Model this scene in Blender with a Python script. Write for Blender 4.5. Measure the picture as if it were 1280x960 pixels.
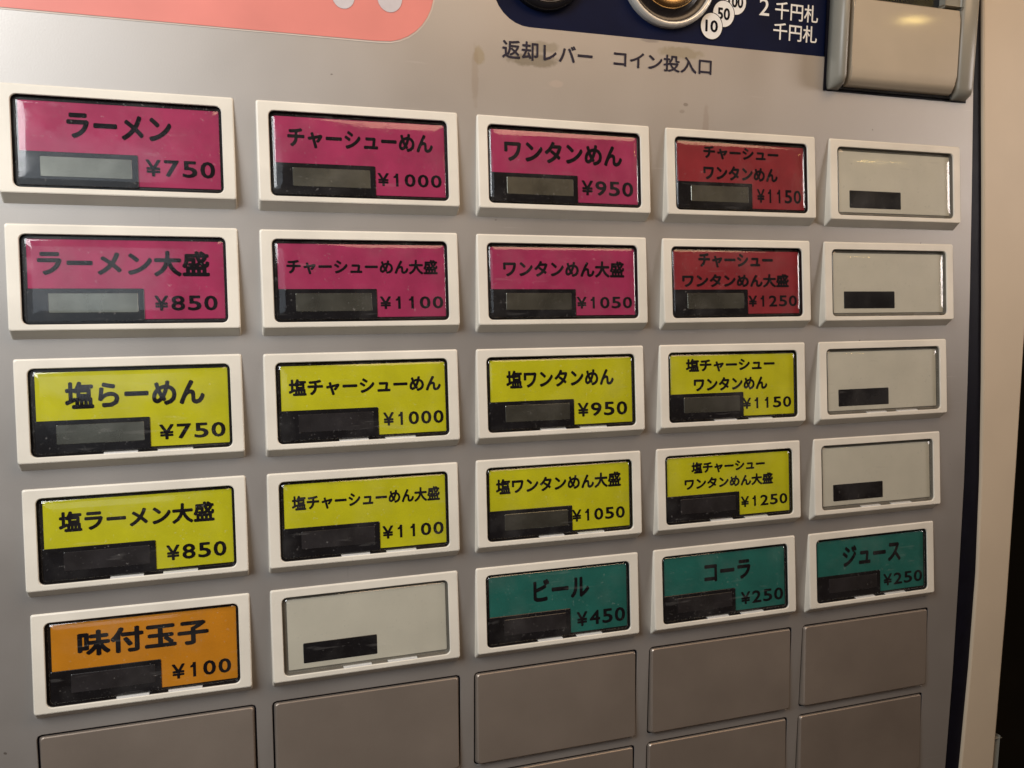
import bpy, bmesh, math, random
from mathutils import Matrix, Vector
random.seed(7)
for o in list(bpy.data.objects): bpy.data.objects.remove(o)
SC = bpy.context.scene
C = SC.collection
S = 0.05                      # one button pitch = 5 cm; all numbers below are in button pitches
PZ = 0.556                    # row pitch

# ------------------------------------------------------------------ camera, world, lights, exposure
cam = bpy.data.cameras.new('camera'); camo = bpy.data.objects.new('camera', cam); C.objects.link(camo)
cam.sensor_width = 36; cam.lens = 30.3703; cam.clip_start = 0.005; cam.clip_end = 100
R_, U_, B_ = Vector((0.94829419, -0.3173106, 0.00721814)), Vector((0.0332727, 0.12200191, 0.99197201)), Vector((-0.31564386, -0.94044113, 0.12625148))
M = Matrix((R_, U_, B_)).transposed().to_4x4()
M.translation = Vector((-1.62369311, -4.04591736, 0.5839087)) * S
camo.matrix_world = M
SC.camera = camo

w = bpy.data.worlds.new('World'); SC.world = w; w.use_nodes = True
bg = w.node_tree.nodes['Background']
bg.inputs[0].default_value = (1.0, 0.60, 0.36, 1); bg.inputs[1].default_value = 0.04

def area(name, loc, target, sx, sy, power, col, spread=180):
    l = bpy.data.lights.new(name, 'AREA'); l.shape = 'RECTANGLE'; l.size = sx*S; l.size_y = sy*S
    l.energy = power; l.color = col; l.spread = math.radians(spread)
    o = bpy.data.objects.new(name, l); C.objects.link(o)
    o.location = Vector(loc)*S
    d = Vector(target) - Vector(loc)
    o.rotation_euler = d.to_track_quat('-Z', 'Y').to_euler()
    return o
area('doorway_daylight', (-6.0, -5.0, 4.4), (-2.2, 0, 0.3), 4.0, 4.4, 0.58, (0.96, 0.98, 1.0), 105)
area('room_window', (-4.2, -9.0, 2.6), (-2.0, 0, 0.3), 4.0, 3.6, 0.125, (0.80, 0.90, 1.0))
area('room_light', (2.6, -5.0, 6.4), (0.2, 0, 1.6), 6.0, 3.0, 0.37, (1.0, 0.68, 0.41), 130)
area('side_lamp', (9.5, -3.6, 2.3), (1.5, 0, 0.8), 2.0, 2.6, 0.055, (1.0, 0.90, 0.86), 60)
area('small_lamp', (9.3, -8.0, 5.0), (2.1, 0, 1.95), 0.36, 0.12, 0.014, (1.0, 0.72, 0.22))
SC.view_settings.view_transform = 'Standard'; SC.view_settings.look = 'None'
SC.view_settings.exposure = 0.16; SC.view_settings.gamma = 1.0

# ------------------------------------------------------------------ materials
def nmat(name): 
    m = bpy.data.materials.new(name); m.use_nodes = True
    nt = m.node_tree; return m, nt, nt.nodes, nt.links, nt.nodes['Principled BSDF']
def pmat(name, col, rough=0.5, metal=0.0, mott=0.06, scale=300, bump=0.0, bscale=900, coat=0.0, spec=0.5, rvar=0.06, detail=4):
    m, nt, N, L, P = nmat(name)
    tc = N.new('ShaderNodeNewGeometry'); no = N.new('ShaderNodeTexNoise'); no.inputs['Scale'].default_value = scale
    no.inputs['Detail'].default_value = detail
    L.new(tc.outputs['Position'], no.inputs['Vector'])
    r = N.new('ShaderNodeMapRange'); r.inputs[1].default_value = .3; r.inputs[2].default_value = .7
    r.inputs[3].default_value = 1-mott; r.inputs[4].default_value = 1+mott
    L.new(no.outputs[0], r.inputs[0])
    mx = N.new('ShaderNodeMix'); mx.data_type = 'RGBA'; mx.blend_type = 'MULTIPLY'; mx.inputs[0].default_value = 1
    mx.inputs[6].default_value = (*col, 1); L.new(r.outputs[0], mx.inputs[7]); L.new(mx.outputs[2], P.inputs['Base Color'])
    r2 = N.new('ShaderNodeMapRange'); r2.inputs[1].default_value = .3; r2.inputs[2].default_value = .7
    r2.inputs[3].default_value = rough-rvar; r2.inputs[4].default_value = rough+rvar
    n2 = N.new('ShaderNodeTexNoise'); n2.inputs['Scale'].default_value = scale*.37; n2.inputs['Detail'].default_value = 6
    L.new(tc.outputs['Position'], n2.inputs['Vector']); L.new(n2.outputs[0], r2.inputs[0]); L.new(r2.outputs[0], P.inputs['Roughness'])
    P.inputs['Metallic'].default_value = metal; P.inputs['Coat Weight'].default_value = coat
    P.inputs['Specular IOR Level'].default_value = spec; P.inputs['Coat Roughness'].default_value = .08
    if bump:
        n3 = N.new('ShaderNodeTexNoise'); n3.inputs['Scale'].default_value = bscale; L.new(tc.outputs['Position'], n3.inputs['Vector'])
        b = N.new('ShaderNodeBump'); b.inputs['Strength'].default_value = bump; b.inputs['Distance'].default_value = 0.0002
        L.new(n3.outputs[0], b.inputs['Height']); L.new(b.outputs[0], P.inputs['Normal'])
    return m

def panel_mat():
    m, nt, N, L, P = nmat('silver_paint')
    P.inputs['Metallic'].default_value = 0.70
    tc = N.new('ShaderNodeTexCoord')
    base = N.new('ShaderNodeRGB'); base.outputs[0].default_value = (0.48, 0.455, 0.425, 1)
    cur = base.outputs[0]
    def mul(cur, fac, col):
        mx = N.new('ShaderNodeMix'); mx.data_type = 'RGBA'; mx.blend_type = 'MIX'
        L.new(fac, mx.inputs[0]); L.new(cur, mx.inputs[6]); mx.inputs[7].default_value = (*col, 1)
        return mx.outputs[2]
    def noise(scale, detail=4, sc=(1, 1, 1), off=(0, 0, 0)):
        mp = N.new('ShaderNodeMapping'); mp.inputs['Scale'].default_value = sc; mp.inputs['Location'].default_value = off
        L.new(tc.outputs['Object'], mp.inputs[0])
        n = N.new('ShaderNodeTexNoise'); n.inputs['Scale'].default_value = scale; n.inputs['Detail'].default_value = detail
        L.new(mp.outputs[0], n.inputs['Vector']); return n.outputs[0]
    def ramp(v, a, b, c=0.0, d=1.0):
        r = N.new('ShaderNodeMapRange'); r.inputs[1].default_value = a; r.inputs[2].default_value = b
        r.inputs[3].default_value = c; r.inputs[4].default_value = d; L.new(v, r.inputs[0]); return r.outputs[0]
    def mult(a, b):
        k = N.new('ShaderNodeMath'); k.operation = 'MULTIPLY'; L.new(a, k.inputs[0]); L.new(b, k.inputs[1]); return k.outputs[0]
    def blob(x, z, rx, rz, soft=.35):            # worn or stained spot with a ragged outline
        mp = N.new('ShaderNodeMapping'); mp.vector_type = 'TEXTURE'
        mp.inputs['Location'].default_value = (x*S, 0, z*S); mp.inputs['Scale'].default_value = (rx*S, 10, rz*S)
        L.new(tc.outputs['Object'], mp.inputs[0])
        ln = N.new('ShaderNodeVectorMath'); ln.operation = 'LENGTH'; L.new(mp.outputs[0], ln.inputs[0])
        ad = N.new('ShaderNodeMath'); ad.operation = 'ADD'; L.new(ln.outputs['Value'], ad.inputs[0])
        L.new(ramp(noise(500, 5), 0, 1, -.5, .5), ad.inputs[1])
        return ramp(ad.outputs[0], 1.0, 1.0-soft)
    # soft large variation, vertical wipe marks, small dark specks
    cur = mul(cur, ramp(noise(22, 3), .35, .75, 0, .16), (0.42, 0.38, 0.32))
    cur = mul(cur, mult(ramp(noise(60, 5, (1, 1, .12)), .55, .8, 0, .22), ramp(noise(14, 2), .45, .6)), (0.36, 0.30, 0.24))
    cur = mul(cur, ramp(noise(420, 2), .755, .78, 0, .7), (0.13, 0.10, 0.08))
    for x, z, rx, rz, f, c in [(-.17, 1.60, .14, .035, .55, (.17, .15, .09)), (-.12, 1.665, .10, .03, .45, (.24, .22, .15)),
                               (.62, 1.70, .14, .035, .5, (.30, .27, .17)), (-.44, 1.60, .03, .05, .5, (.36, .30, .17)),
                               (-.46, 1.50, .02, .16, .3, (.34, .27, .20)), (.66, 1.45, .016, .010, .5, (.16, .13, .10)), (.64, 1.415, .02, .012, .3, (.2, .16, .12)),
                               (.78, 1.36, .02, .12, .28, (.30, .22, .17)), (-.05, 1.50, .04, .02, .4, (.62, .55, .5)),
                               (.45, 1.745, .06, .012, .5, (.2, .19, .2))]:
        cur = mul(cur, mult(blob(x, z, rx, rz), ramp(noise(700, 3), 0, 0.001, 0, f)), c)
    cur = mul(cur, mult(ramp(noise(900, 2, (.05, 1, 1.0)), .68, .74, 0, .35), ramp(noise(45, 2), .5, .62)), (.62, .60, .58))
    cur = mul(cur, mult(ramp(noise(800, 2, (1, 1, .05)), .70, .76, 0, .3), ramp(noise(38, 2, off=(3, 0, 0)), .52, .64)), (.24, .22, .2))
    L.new(cur, P.inputs['Base Color'])
    L.new(ramp(noise(35, 6), .3, .7, .42, .54), P.inputs['Roughness'])
    b = N.new('ShaderNodeBump'); b.inputs['Strength'].default_value = .12; b.inputs['Distance'].default_value = .0001
    L.new(noise(2600, 2), b.inputs['Height']); L.new(b.outputs[0], P.inputs['Normal'])
    return m

def cover_mat():
    m = bpy.data.materials.new('clear_acrylic'); m.use_nodes = True; nt = m.node_tree; N = nt.nodes; L = nt.links
    N.clear(); out = N.new('ShaderNodeOutputMaterial')
    mix = N.new('ShaderNodeMixShader'); fr = N.new('ShaderNodeFresnel'); fr.inputs[0].default_value = 1.49
    t = N.new('ShaderNodeBsdfTransparent'); t.inputs[0].default_value = (.96, .97, .96, 1)
    ge = N.new('ShaderNodeNewGeometry'); io = N.new('ShaderNodeMapRange')       # thin sheet: same reflectance from both sides
    io.inputs[3].default_value = 1.49; io.inputs[4].default_value = 1/1.49
    L.new(ge.outputs['Backfacing'], io.inputs[0]); L.new(io.outputs[0], fr.inputs[0])
    g = N.new('ShaderNodeBsdfGlossy'); g.inputs[0].default_value = (1, 1, 1, 1)
    tc = N.new('ShaderNodeNewGeometry')
    no = N.new('ShaderNodeTexNoise'); no.inputs['Scale'].default_value = 260; no.inputs['Detail'].default_value = 4
    L.new(tc.outputs['Position'], no.inputs['Vector'])
    r = N.new('ShaderNodeMapRange'); r.inputs[1].default_value = .4; r.inputs[2].default_value = .75; r.inputs[3].default_value = .05; r.inputs[4].default_value = .22
    L.new(no.outputs[0], r.inputs[0]); L.new(r.outputs[0], g.inputs['Roughness'])
    n2 = N.new('ShaderNodeTexNoise'); n2.inputs['Scale'].default_value = 90; L.new(tc.outputs['Position'], n2.inputs['Vector'])
    b = N.new('ShaderNodeBump'); b.inputs['Strength'].default_value = .25; b.inputs['Distance'].default_value = .0002
    L.new(n2.outputs[0], b.inputs['Height']); L.new(b.outputs[0], g.inputs['Normal'])
    L.new(fr.outputs[0], mix.inputs[0]); L.new(t.outputs[0], mix.inputs[1]); L.new(g.outputs[0], mix.inputs[2])
    # dust, greasy smears and fine scuffs on the plastic; specks also paint mottled reflections
    def nz(scale, lo, hi, top, sc=(1, 1, 1), det=4):
        mp = N.new('ShaderNodeMapping'); mp.inputs['Scale'].default_value = sc; L.new(tc.outputs['Position'], mp.inputs[0])
        n = N.new('ShaderNodeTexNoise'); n.inputs['Scale'].default_value = scale; n.inputs['Detail'].default_value = det; L.new(mp.outputs[0], n.inputs['Vector'])
        q = N.new('ShaderNodeMapRange'); q.inputs[1].default_value = lo; q.inputs[2].default_value = hi; q.inputs[3].default_value = 0; q.inputs[4].default_value = top
        L.new(n.outputs[0], q.inputs[0]); return q.outputs[0]
    def add(p, q):
        k = N.new('ShaderNodeMath'); k.operation = 'ADD'; L.new(p, k.inputs[0]); L.new(q, k.inputs[1]); return k.outputs[0]
    dust_glare = add(add(nz(1500, 0.67, .75, .13, det=2), nz(110, .5, .75, .035)), nz(700, 0.66, .72, .045, (.12, 1, 1.0), 3))
    df = N.new('ShaderNodeBsdfDiffuse'); df.inputs[0].default_value = (.62, .60, .57, 1)
    m2 = N.new('ShaderNodeMixShader'); L.new(dust_glare, m2.inputs[0]); L.new(mix.outputs[0], m2.inputs[1]); L.new(df.outputs[0], m2.inputs[2])
    L.new(m2.outputs[0], out.inputs[0]); return m

MT = dict(
    silver=panel_mat(),
    slab=pmat('grey_slab_paint', (.40, .34, .285), .46, metal=.72, mott=.07, scale=60, bump=.1, bscale=2500),
    frame=pmat('ivory_plastic', (.69, .65, .56), .42, mott=.08, scale=70, bump=.06, bscale=1500),
    tray=pmat('black_tray', (.012, .010, .010), .25, mott=.2, scale=200),
    tray_grey=pmat('grey_tray', (.16, .145, .12), .25, mott=.12, scale=200),
    magenta=pmat('magenta_card', (.32, .027, .088), .5, spec=.2, mott=.14, scale=150),  # mottling paints in the uneven reflections over the pink cards
    crimson=pmat('magenta_card_dim', (.23, .020, .028), .5, spec=.2, mott=.14, scale=150),  # same card as magenta, colour darkened for the dimmer light in the fourth column
    yellow=pmat('yellow_card', (.48, .455, .010), .5, spec=.2, mott=.08, scale=150),
    orange=pmat('orange_card', (.50, .19, .010), .5, spec=.2, mott=.08, scale=150),
    teal=pmat('teal_card', (.016, .115, .095), .5, spec=.2, mott=.12, scale=150),
    blank=pmat('blank_card', (.50, .47, .39), .5, mott=.05, scale=100),
    black=pmat('black_plastic', (.008, .008, .010), .22, mott=.3, scale=150),
    lcd=pmat('grey_display', (.18, .18, .155), .30, metal=.85, mott=.22, scale=170),
    lcd_off=pmat('dark_display', (.022, .020, .022), .25, mott=.3, scale=170),  # darker window colour, used mainly in the lower rows
    ink=pmat('black_ink', (.005, .004, .006), .6, mott=.1, spec=.08),
    navyink=pmat('navy_ink', (.010, .008, .024), .45, mott=.3, scale=700),
    navy=pmat('navy_plastic', (.003, .006, .026), .5, mott=.3, scale=60, spec=.12),
    edge=pmat('dark_channel', (.003, .003, .008), .5, mott=.2, spec=.2),
    pink=pmat('salmon_sticker', (.70, .225, .185), .5, mott=.08, scale=50),
    palegrey=pmat('pale_grey_print', (.55, .50, .50), .5),
    white=pmat('white_print', (.80, .79, .75), .45, mott=.04),
    cream=pmat('cream_frame_paint', (.60, .50, .37), .5, mott=.05, scale=30),
    hous=pmat('grey_green_plastic', (.27, .258, .215), .32, mott=.06, scale=80),
    flap=pmat('beige_flap_plastic', (.47, .40, .30), .30, coat=.6, mott=.05, scale=80),
    chrome=pmat('chrome', (.75, .72, .66), .16, metal=1, mott=.1),
    brass=pmat('brass', (.62, .42, .20), .25, metal=1, mott=.15, scale=120),
    ringm=pmat('satin_steel', (.72, .70, .64), .3, metal=.45, mott=.08),
    border=pmat('cream_print', (.58, .50, .43), .5),
    clipw=pmat('pale_clip_plastic', (.72, .72, .70), .3),
    wall=pmat('dark_wall_paint', (.010, .011, .006), .7, mott=.3, scale=30),
    cover=cover_mat())

# ------------------------------------------------------------------ helpers
def link(name, me, mat, parent=None, loc=(0, 0, 0), label=None):
    o = bpy.data.objects.new(name, me); C.objects.link(o)
    if mat and not me.materials: me.materials.append(MT[mat])
    o.location = Vector(loc)*S
    if parent: o.parent = parent
    if label: o['label'] = label
    return o
def mesh(bm, name, smooth=False):
    bmesh.ops.recalc_face_normals(bm, faces=bm.faces[:])
    if name == 'cover' and sum(f.normal.y*f.calc_area() for f in bm.faces) > 0: bmesh.ops.reverse_faces(bm, faces=bm.faces[:])
    me = bpy.data.meshes.new(name); bm.to_mesh(me); bm.free()
    if smooth: me.shade_smooth()
    return me
def scale_in(bm):
    for v in bm.verts: v.co *= S
def rrect(x0, z0, x1, z1, r, n=5):
    pts = []
    for cx, cz, a in ((x1-r, z1-r, 0), (x0+r, z1-r, 90), (x0+r, z0+r, 180), (x1-r, z0+r, 270)):
        for i in range(n+1):
            t = math.radians(a + 90*i/n); pts.append((cx+r*math.cos(t), cz+r*math.sin(t)))
    return pts
def loops(name, rings, cap_first=False, cap_last=False, smooth=False):
    """rings: list of lists of (x, depth_towards_viewer, z)"""
    bm = bmesh.new(); vr = []
    for ring in rings: vr.append([bm.verts.new((x*S, -d*S, z*S)) for x, d, z in ring])
    for a, b in zip(vr, vr[1:]):
        k = len(a)
        for i in range(k): bm.faces.new((a[i], a[(i+1) % k], b[(i+1) % k], b[i]))
    if cap_first: bm.faces.new(vr[0])
    if cap_last: bm.faces.new(vr[-1])
    return mesh(bm, name, smooth)
def curve_sheet(name, outlines, depth, thick=0.0, bevel=0.0):
    """flat plate with holes in the XZ plane; front face at `depth`"""
    cu = bpy.data.curves.new(name, 'CURVE'); cu.dimensions = '2D'; cu.fill_mode = 'BOTH' if thick else 'FRONT'
    for pts in outlines:
        sp = cu.splines.new('POLY'); sp.points.add(len(pts)-1); sp.use_cyclic_u = True
        for p, (x, z) in zip(sp.points, pts): p.co = (x, z, 0, 1)
    cu.extrude = max(thick/2-bevel, 0); cu.bevel_depth = bevel; cu.bevel_resolution = 1; cu.offset = -bevel
    o = bpy.data.objects.new('tmp', cu); C.objects.link(o)
    dg = bpy.context.evaluated_depsgraph_get(); dg.update()
    me = bpy.data.meshes.new_from_object(o.evaluated_get(dg)); me.name = name
    bpy.data.objects.remove(o); bpy.data.curves.remove(cu)
    for v in me.vertices:
        x, y, z = v.co; v.co = (x*S, -(depth-thick/2+z)*S, y*S)
    me.materials.clear()
    return me
def text_mesh(name, s, box, fn, bold=.018, spacing=1.0):
    """glyph sheet whose bounding box is fitted to box=(x0,z0,x1,z1); fn(x,z)->depth"""
    cu = bpy.data.curves.new(name, 'FONT'); cu.body = s; cu.resolution_u = 3; cu.space_character = spacing
    o = bpy.data.objects.new('tmp', cu); C.objects.link(o)
    dg = bpy.context.evaluated_depsgraph_get(); dg.update()
    me = bpy.data.meshes.new_from_object(o.evaluated_get(dg)); me.name = name
    bpy.data.objects.remove(o); bpy.data.curves.remove(cu)
    xs = [v.co.x for v in me.vertices]; ys = [v.co.y for v in me.vertices]
    ax, bx, ay, by = min(xs), max(xs), min(ys), max(ys)
    # printed strokes are heavier than the outline: lay the glyphs over themselves, each layer shifted a little
    base = [tuple(v.co) for v in me.vertices]; faces = [tuple(p.vertices) for p in me.polygons]
    bpy.data.meshes.remove(me); V = []; F = []; n = len(base)
    sx = (box[2]-box[0])/(bx-ax+2*bold); sz = (box[3]-box[1])/(by-ay+2*bold)
    for k in range(6 if bold else 1):
        ox, oy = (bold*math.cos(k*math.pi/3+.5), bold*math.sin(k*math.pi/3+.5)) if bold else (0, 0)
        for x, y, _ in base:
            X = box[0]+(x+ox-ax+bold)*sx; Z = box[1]+(y+oy-ay+bold)*sz
            V.append((X*S, -(fn(X, Z)+k*.00012)*S, Z*S))
        F += [tuple(i+k*n for i in f) for f in faces]
    me = bpy.data.meshes.new(name); me.from_pydata(V, [], F)
    me.materials.clear()
    return me
def price_mesh(name, s, box, fn):
    """wide grotesque figures, set on equal cells, with a footless 1"""
    bm = bmesh.new(); n = len(s); gap = .16; cw = (box[2]-box[0])/(n-gap)
    for i, ch in enumerate(s):
        x0 = box[0]+i*cw; x1 = x0+cw*(1-gap)
        if ch == '1':
            W = x1-x0; H = box[3]-box[1]; z0 = box[1]
            for pts in (((.42, 0), (.65, 0), (.65, 1), (.42, 1)), ((.44, .66), (.44, .88), (.22, .77), (.22, .645)), ((.44, .88), (.44, 1), (.36, .82))):
                bm.faces.new([bm.verts.new(((x0+u*W)*S, -fn(x0+u*W, z0+v*H)*S, (z0+v*H)*S)) for u, v in pts])
        else:
            me = text_mesh('t', ch, (x0, box[1], x1, box[3]), fn, .024); bm.from_mesh(me); bpy.data.meshes.remove(me)
    me = bpy.data.meshes.new(name); bm.to_mesh(me); bm.free(); return me
def lathe(name, prof, seg=48, cap=True):
    """prof: (radius, depth) pairs round the viewer axis"""
    rings = [[(r*math.cos(2*math.pi*i/seg), d, r*math.sin(2*math.pi*i/seg)) for i in range(seg)] for r, d in prof]
    return loops(name, rings, cap_last=cap, smooth=True)
def box(name, x0, x1, d0, d1, z0, z1, bev=0.01):
    bm = bmesh.new(); bmesh.ops.create_cube(bm, size=1)
    for v in bm.verts:
        v.co = ((x0+x1)/2+v.co.x*(x1-x0), -((d0+d1)/2+v.co.y*(d1-d0)), (z0+z1)/2+v.co.z*(z1-z0))
    if bev: bmesh.ops.bevel(bm, geom=bm.edges[:], offset=bev, segments=3, affect='EDGES', profile=.6)
    scale_in(bm); return mesh(bm, name)

# ------------------------------------------------------------------ setting
wall = link('wall', box('wall', -14, 16, -6.4, -6.0, -14, 14, 0), 'wall'); wall['kind'] = 'structure'

# ------------------------------------------------------------------ the ticket machine
mach = bpy.data.objects.new('ticket_machine', None); C.objects.link(mach)
mach['label'] = 'silver grey meal ticket machine front with rows of magenta, yellow, teal and blank menu buttons'
mach['category'] = 'ticket machine'

edge_x = [(2.70, -3.6), (2.697, -2.546), (2.700, -1.9), (2.690, -1.269), (2.675, -.65), (2.646, -.057), (2.612, .5), (2.571, 1.081), (2.545, 1.42), (2.519, 1.757)]
cream_x = [(2.80, -3.6), (2.820, -2.575), (2.835, -1.9), (2.834, -1.263), (2.805, -.65), (2.761, -.061), (2.710, .5), (2.653, 1.084), (2.60, 1.6), (2.545, 2.152), (2.50, 2.7)]
bh = [rrect(cc-3-.42, -(rr-3)*PZ-.215, cc-3+.42, -(rr-3)*PZ+.195, .02, 2) for rr in range(1, 6) for cc in range(1, 6)]
body = curve_sheet('cabinet_body', [[(-3.7, -3.6)] + [(x+.04, z) for x, z in cream_x] + [(-3.7, 2.7)]] + bh, -.012, 1.2)
link('cabinet_body', body, 'navy', mach)

corner = []
cx, cz, r = -.19, 1.935, .185
for i in range(9):
    t = math.radians(270 - 90*i/8); corner.append((cx+r*math.cos(t), cz+r*math.sin(t)))
outline = [(-3.7, -3.6)] + edge_x + corner + [(-.375, 2.7), (-3.7, 2.7)]
holes = []
SLX, SLZ = .456, .245
slabs = []
for rr in (6, 7):
    for cc in range(1, 6):
        x = cc-3+.005; z = -(rr-3)*PZ-.033
        slabs.append((cc, rr, x, z)); holes.append(rrect(x-SLX-.008, z-SLZ-.006, x+SLX+.007, z+SLZ+.011, .02, 2))
link('front_panel', curve_sheet('front_panel', [outline]+holes+bh, 0.0, .010, .0025), 'silver', mach)
link('gap_shade_sheet', curve_sheet('gap_shade_sheet', [[(-3.0, -2.7), (2.5, -2.7), (2.5, -1.3), (-3.0, -1.3)]], -.0112, 0), 'edge', mach)  # near black sheet added as the shade in the gaps round the slabs

chan = edge_x + [(2.519, 2.7)] + [(x-.001, z) for x, z in reversed(cream_x)]
link('side_channel', curve_sheet('side_channel', [chan], -.0108, .0008), 'edge', mach, label='near black channel between grey panel and cream frame')

# blank cover slabs
def slab_mesh():
    fd = lambda z: .006 + (SLZ-z)/(2*SLZ)*.026
    base = [(x, -.011, z) for x, z in rrect(-SLX, -SLZ, SLX, SLZ, .014, 3)]
    a = [(x, fd(z)-.005, z) for x, z in rrect(-SLX+.006, -SLZ+.012, SLX-.006, SLZ-.001, .014, 3)]
    b = [(x, fd(z), z) for x, z in rrect(-SLX+.011, -SLZ+.019, SLX-.011, SLZ-.0045, .012, 3)]
    return loops('blank_slab', [base, a, b], cap_last=True)
sm = slab_mesh()
for cc, rr, x, z in slabs:
    o = link('blank_slab', sm, 'slab', mach, (x, 0, z))

# right hand cabinet frame
cr = [(x, z) for x, z in cream_x]
fr = cr + [(3.02, 2.7), (3.05, 1.0), (3.065, .15), (3.085, -.58), (3.10, -1.5), (3.10, -3.6)]
link('cabinet_frame', curve_sheet('cabinet_frame', [fr], .006, .5, .012), 'cream', mach, label='cream painted frame strip down the right side')
lt = link('door_latch', box('door_latch', 3.10, 3.165, -.12, -.04, -3.0, -2.44, .02), 'hous', mach)

# printed areas
pk = [(-3.7, 1.618), (-1.5, 1.620), (-.93, 1.622)]
cx, cz, r = -.90, 1.865, .243
for i in range(1, 10):
    t = math.radians(270 + 90*i/9); pk.append((cx+r*math.cos(t), cz+r*math.sin(t)))
pk += [(-.657, 2.6), (-3.7, 2.6)]
pe = [(-3.7, 1.610), (-.90, 1.614)]
for i in range(1, 10):
    t = math.radians(270 + 90*i/9); pe.append((cx+(r+.008)*math.cos(t), cz+(r+.008)*math.sin(t)))
pe += [(-.646, 2.6), (-3.7, 2.6)]
link('sticker_border', curve_sheet('sticker_border', [pe], .0015), 'border', mach)
st = link('pink_sticker', curve_sheet('pink_sticker', [pk], .0035), 'pink', mach, label='salmon pink sticker with a rounded corner at upper left')
for x, z, a, b in ((-1.068, 1.80, .050, .055), (-.861, 1.815, .057, .065)):
    pts = [(x+a*math.cos(t*math.pi/12), z+b*math.sin(t*math.pi/12)) for t in range(24)]
    pts = [(px, pz + (.25 if pz > z else 0)) for px, pz in pts]
    link('printed_mark', curve_sheet('printed_mark', [pts], .0055), 'palegrey', st)
flat = lambda d: (lambda x, z: d)
link('lettering', text_mesh('lettering', '返却レバー', (-.328, 1.597, .138, 1.684), flat(.0016), .022), 'navyink', mach, label='navy lettering reading 返却レバー')
link('lettering', text_mesh('lettering', 'コイン投入口', (.250, 1.603, .803, 1.686), flat(.0016), .022), 'navyink', mach, label='navy lettering reading コイン投入口')
link('lettering', text_mesh('lettering', '2', (1.080, 1.931, 1.140, 2.016), flat(-.010), .008), 'white', mach)
link('lettering', text_mesh('lettering', '千円札', (1.176, 1.922, 1.445, 2.012), flat(-.010), .012), 'white', mach, label='white lettering reading 千円札, upper line')
link('lettering', text_mesh('lettering', '千円札', (1.170, 1.819, 1.444, 1.906), flat(-.010), .012), 'white', mach, label='white lettering reading 千円札, lower line')
for k, (x, z, s) in enumerate(((.937, 1.983, '100'), (.868, 1.916, '50'), (.799, 1.849, '10'))):
    d = -.0105 + .0015*k
    pts = [(x+.062*math.cos(t*math.pi/24), z+.064*math.sin(t*math.pi/24)) for t in range(48)]
    ring = [(x+.066*math.cos(t*math.pi/24), z+.068*math.sin(t*math.pi/24)) for t in range(48)]
    b = link('coin_mark', curve_sheet('coin_mark', [pts], d), 'white', mach, label='white printed coin disc reading '+s)
    link('rim', curve_sheet('rim', [ring], d-.0006), 'edge', b)
    hw = .037 if len(s) == 2 else .045
    link('numeral', text_mesh('numeral', s, (x-hw, z-.030, x+hw, z+.030), flat(d+.0006), .03), 'ink', b)

# coin slot: raised chrome ring, black well, brass funnel
cs = link('coin_slot', lathe('coin_slot', [(.262, -.012), (.262, .012), (.254, .026), (.243, .030), (.234, .024), (.232, .0)], cap=False), 'ringm', mach, (.545, 0, 2.074))
link('well', lathe('well', [(.232, .012), (.228, .010), (.20, -.004), (.185, .010), (.172, .014)], cap=False), 'tray', cs)
link('funnel', lathe('funnel', [(.172, .014), (.168, .024), (.15, .030), (.12, .022), (.085, .016), (.06, .020), (.02, .030)]), 'brass', cs)
rl = link('return_lever', lathe('return_lever', [(.205, -.012), (.203, .02), (.19, .032), (.17, .034), (.155, .028)], cap=False), 'black', mach, (-.115, 0, 2.033))  # black collar also draws the shadow under the chrome cap
link('lever_cap', lathe('lever_cap', [(.172, .028), (.168, .042), (.155, .050), (.14, .047), (.05, .044)]), 'chrome', rl)

# bill slot: housing (two rims and a back) and the beige flap
hz0, hz1 = 1.585, 2.75
back = curve_sheet('housing_back', [[(1.492, hz0-.006), (2.474, hz0-.008), (2.475, hz1), (1.49, hz1)]], .004, .010)  # near black margin draws the shadow line round the housing
bs = link('bill_slot', back, 'edge', mach)
def rim(x0, x1, h, prof):
    rings = []
    for z in [hz0+.0, hz0+.008, hz0+.025, hz0+.06, hz1]:
        k = min(1, .35 + (z-hz0)/.05) if z < hz0+.05 else 1
        s = .0 if z > hz0+.05 else (1-k)*.25
        rings.append([(x0+(x1-x0)*(u*(1-s)+s*.5), .002+h*v*k, z) for u, v in prof])
    return loops('rim', rings, cap_first=True, cap_last=True, smooth=True)
arc = [(.5-.5*math.cos(a), math.sin(a)**.7) for a in [math.pi*i/12 for i in range(13)]]
link('rim', rim(1.506, 1.585, .10, arc), 'hous', bs)
wide = [(0, 0), (.0, .55), (.06, .78), (.16, .90), (.45, 1), (.75, .97), (.90, .85), (.98, .6), (1, 0)]
link('rim', rim(2.345, 2.468, .075, wide), 'hous', bs)
link('housing_floor', box('housing_floor', 1.59, 2.342, .006, .020, hz0+.004, hz1, .002), 'black', bs)
link('slot_shoulder', box('slot_shoulder', 2.22, 2.342, .020, .052, 2.075, hz1, .012), 'hous', bs)
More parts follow.
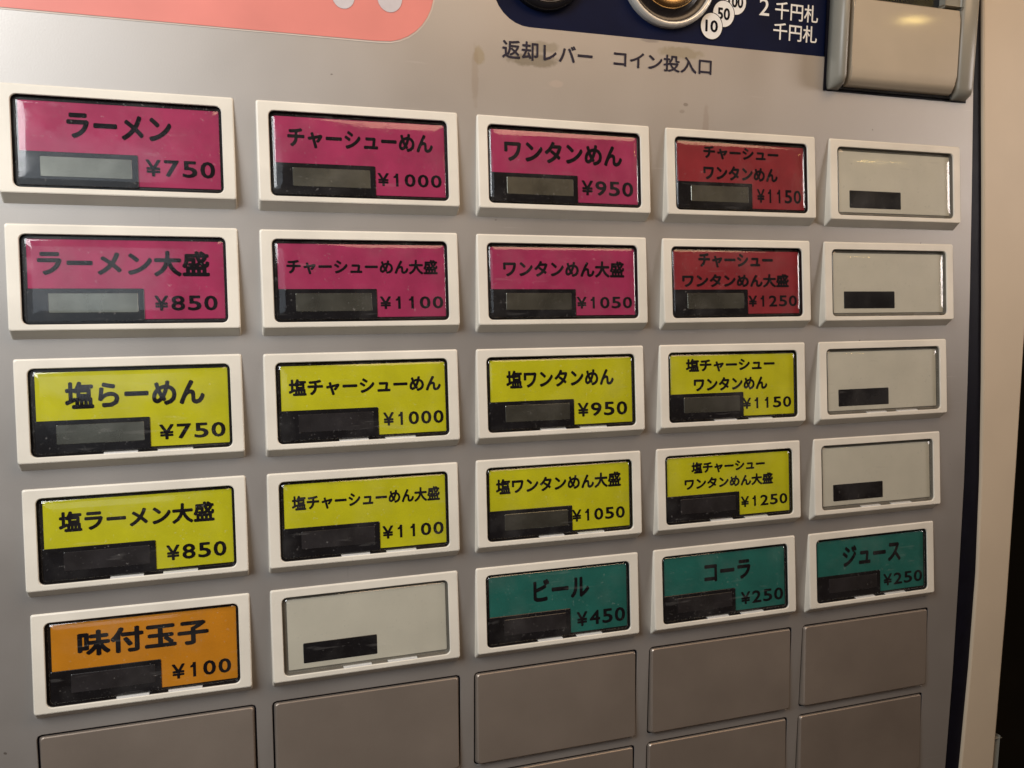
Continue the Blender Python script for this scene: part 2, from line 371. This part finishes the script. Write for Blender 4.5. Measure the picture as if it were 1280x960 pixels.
# flap with rounded lower edge
bm = bmesh.new(); prof = [(2.052, .006), (2.052, .066), (2.046, .074), (2.0, .076), (1.70, .078), (1.650, .074), (1.634, .067), (1.620, .056), (1.611, .045), (1.604, .030), (1.600, .012), (1.600, .006)]
L0 = [bm.verts.new((1.606*S, -d*S, z*S)) for z, d in prof]; L1 = [bm.verts.new((2.322*S, -d*S, (z+.002)*S)) for z, d in prof]
for i in range(len(prof)-1): bm.faces.new((L0[i], L0[i+1], L1[i+1], L1[i]))
bm.faces.new(L0); bm.faces.new(L1)
bmesh.ops.bevel(bm, geom=[e for e in bm.edges if len({v.co.x for v in e.verts}) == 1 and all(-v.co.y > .05*S for v in e.verts)], offset=.008*S, segments=2, affect='EDGES')
fm = mesh(bm, 'flap', True); fm.set_sharp_from_angle(angle=math.radians(50))
link('flap', fm, 'flap', bs)

# ------------------------------------------------------------------ menu buttons
def fy(z): return .006 + (.217-z)/.434*.046            # face leans: flush at the top, proud at the bottom
OX, OT, OB = .402, .177, -.193
def frame_mesh():
    n = 4
    R = [[(x, -.004, z) for x, z in rrect(-.455, -.260, .455, .219, .010, n)],
         [(x, max(fy(z)-.006, .0005) if z > -.2 else fy(z)-.006, z) for x, z in rrect(-.4535, -.2185, .4535, .2185, .010, n)],
         [(x, fy(z)-.002, z) for x, z in rrect(-.4515, -.2165, .4515, .2165, .010, n)],
         [(x, fy(z), z) for x, z in rrect(-.447, -.212, .447, .212, .009, n)],
         [(x, fy(z), z) for x, z in rrect(-OX-.003, OB-.003, OX+.003, OT+.003, .026, n)],
         [(x, fy(z)-.003, z) for x, z in rrect(-OX, OB, OX, OT, .024, n)],
         [(x, fy(z)-.012, z) for x, z in rrect(-OX, OB, OX, OT, .024, n)]]
    return loops('menu_button', R)
def tray_mesh():
    n = 4; i = .0015
    R = [[(x, fy(z)-.006, z) for x, z in rrect(-OX+i, OB+i, OX-i, OT-i, .024, n)],
         [(x, fy(z)-.0255, z) for x, z in rrect(-OX+.004, OB+.004, OX-.004, OT-.004, .022, n)]]
    return loops('tray', R, cap_last=True)
def cover_mesh():
    n = 5; R = []
    for ins, dep in ((.003, -.020), (.004, -.017), (.007, -.0125), (.011, -.0090), (.016, -.0060), (.022, -.0036), (.030, -.0015), (.040, .0001), (.052, .0013), (.068, .0022), (.088, .0028), (.115, .0031)):
        R.append([(x, fy(z)+dep, z) for x, z in rrect(-OX+ins, OB+ins, OX-ins, OT-ins, max(.024-ins*.3, .012), n)])
    return loops('cover', R, cap_last=True, smooth=True)
def tilted(name, x0, z0, x1, z1, dep, thick=.004, r=.004):
    a = rrect(x0, z0, x1, z1, r, 2)
    b = rrect(x0+.0015, z0+.0015, x1-.0015, z1-.0015, r, 2)
    return loops(name, [[(x, fy(z)+dep-thick, z) for x, z in a], [(x, fy(z)+dep-.0012, z) for x, z in a], [(x, fy(z)+dep, z) for x, z in b]], cap_last=True)
FM, TM, CM = frame_mesh(), tray_mesh(), cover_mesh()
FM.materials.append(MT['frame']); CM.materials.append(MT['cover'])
TM2 = TM.copy(); TM.materials.append(MT['tray']); TM2.materials.append(MT['tray_grey'])
CARD = tilted('label_card', -.380, -.176, .391, .158, -.0215)  # top cut short so the bare tray strip draws the frame lip's shade
BLK = tilted('display_block', -.386, -.182, .062, -.045, -.0165, .008)
WIN = tilted('display_window', -.306, -.146, .038, -.064, -.0150, .002)
BBLK = tilted('display_slot', -.310, -.151, .042, -.055, -.0200, .003)
CLIPS = [box('clip', -.125, .010, -.021, -.004, OB-.003, OB+.0045, .0005), box('clip', .090, .235, -.021, -.004, OB-.003, OB+.0045, .0005)]
ink_d = lambda x, z: fy(z)-.0208
A, Bm, Y, T_, O_, K = 'magenta', 'crimson', 'yellow', 'teal', 'orange', 'blank'
names = {
 (1, 1): (A, 'ラーメン', '¥750', (-.204, .014, .199, .120), (.091, -.130, .369, -.059), 'lcd'),
 (2, 1): (A, 'チャーシューめん', '¥1000', (-.324, .023, .336, .111), (.072, -.132, .373, -.073), 'lcd'),
 (3, 1): (A, 'ワンタンめん', '¥950', (-.315, .009, .308, .115), (.084, -.138, .366, -.065), 'lcd'),
 (4, 1): (Bm, ('チャーシュー', 'ワンタンめん'), '¥1150', ((-.227, .075, .233, .142), (-.229, -.032, .225, .043)), (.093, -.142, .371, -.070), 'lcd'),
 (1, 2): (A, 'ラーメン大盛', '¥850', (-.343, .006, .332, .117), (.102, -.140, .360, -.075), 'lcd'),
 (2, 2): (A, 'チャーシューめん大盛', '¥1100', (-.342, .021, .356, .091), (.076, -.138, .379, -.080), 'lcd'),
 (3, 2): (A, 'ワンタンめん大盛', '¥1050', (-.317, .013, .334, .096), (.068, -.142, .375, -.083), 'lcd'),
 (4, 2): (Bm, ('チャーシュー', 'ワンタンめん大盛'), '¥1250', ((-.234, .070, .227, .146), (-.333, -.035, .327, .038)), (.068, -.138, .377, -.078), 'lcd'),
 (1, 3): (Y, '塩らーめん', '¥750', (-.269, .001, .292, .117), (.098, -.148, .374, -.082), 'lcd'),
 (2, 3): (Y, '塩チャーシューめん', '¥1000', (-.346, .019, .370, .099), (.085, -.135, .385, -.072), 'lcd_off'),
 (3, 3): (Y, '塩ワンタンめん', '¥950', (-.297, .019, .289, .108), (.083, -.137, .362, -.067), 'lcd'),
 (4, 3): (Y, ('塩チャーシュー', 'ワンタンめん'), '¥1150', ((-.289, .069, .267, .141), (-.243, -.034, .218, .039)), (.057, -.138, .372, -.078), 'lcd'),
 (1, 4): (Y, '塩ラーメン大盛', '¥850', (-.321, .019, .314, .110), (.105, -.142, .360, -.074), 'lcd_off'),
 (2, 4): (Y, '塩チャーシューめん大盛', '¥1100', (-.345, .034, .363, .105), (.075, -.132, .378, -.070), 'lcd_off'),
 (3, 4): (Y, '塩ワンタンめん大盛', '¥1050', (-.348, .035, .344, .114), (.062, -.132, .363, -.070), 'lcd'),
 (4, 4): (Y, ('塩チャーシュー', 'ワンタンめん大盛'), '¥1250', ((-.234, .067, .233, .132), (-.278, -.018, .284, .047)), (.073, -.135, .377, -.076), 'lcd_off'),
 (1, 5): (O_, '味付玉子', '¥100', (-.277, .004, .270, .119), (.106, -.144, .363, -.077), 'lcd_off'),
 (3, 5): (T_, 'ビール', '¥450', (-.142, .007, .173, .123), (.098, -.147, .387, -.071), 'lcd_off'),
 (4, 5): (T_, 'コーラ', '¥250', (-.133, .000, .166, .108), (.099, -.145, .386, -.075), 'lcd_off'),
 (5, 5): (T_, 'ジュース', '¥250', (-.204, -.004, .219, .120), (.088, -.145, .383, -.075), 'lcd_off'),
}
COL = {A: 'magenta', Bm: 'shade-darkened magenta', Y: 'yellow', T_: 'teal', O_: 'orange', K: 'blank grey'}
for rr in range(1, 6):
    for cc in range(1, 6):
        loc = (cc-3, 0, -(rr-3)*PZ)
        info = names.get((cc, rr))
        b = link('menu_button', FM, None, mach, loc)
        b.rotation_euler.y = math.radians(random.uniform(-.22, .22))
        if info:
            key, nm, pr, nb, pb, lcd = info
            full = ''.join(nm) if isinstance(nm, tuple) else nm
            b['label'] = '%s menu button reading %s %s' % (COL[key], full, pr)
        else:
            key = K
            b['label'] = 'blank grey menu button ' + ('left of the teal ビール button' if cc == 2 else
                          ('in the top row', 'second from the top in the right column', 'beside the yellow 塩チャーシューワンタンめん ¥1150 button', 'directly above the teal ジュース button')[rr-1])
        link('tray', TM if info else TM2, None, b)
        cm = CARD.copy(); link('label_card', cm, key, b)
        if info:
            bm_ = BLK.copy(); link('display_block', bm_, 'black', b)
            wm = WIN.copy(); link('display_window', wm, lcd, b)
            if isinstance(nm, tuple):
                for s, bx in zip(nm, nb): link('lettering', text_mesh('lettering', s, bx, ink_d, .046), 'ink', b)
            else: link('lettering', text_mesh('lettering', nm, nb, ink_d, .040), 'ink', b)
            link('price', price_mesh('price', pr, (pb[0], pb[1], min(pb[2], .379), pb[3]), ink_d), 'ink', b)
        else:
            bm_ = BBLK.copy(); link('display_slot', bm_, 'black', b)
        for c_ in (CLIPS if rr > 2 else []):
            o = link('clip', c_, 'clipw', b); o.location.y = -fy(OB)*S
        link('cover', CM, None, b)
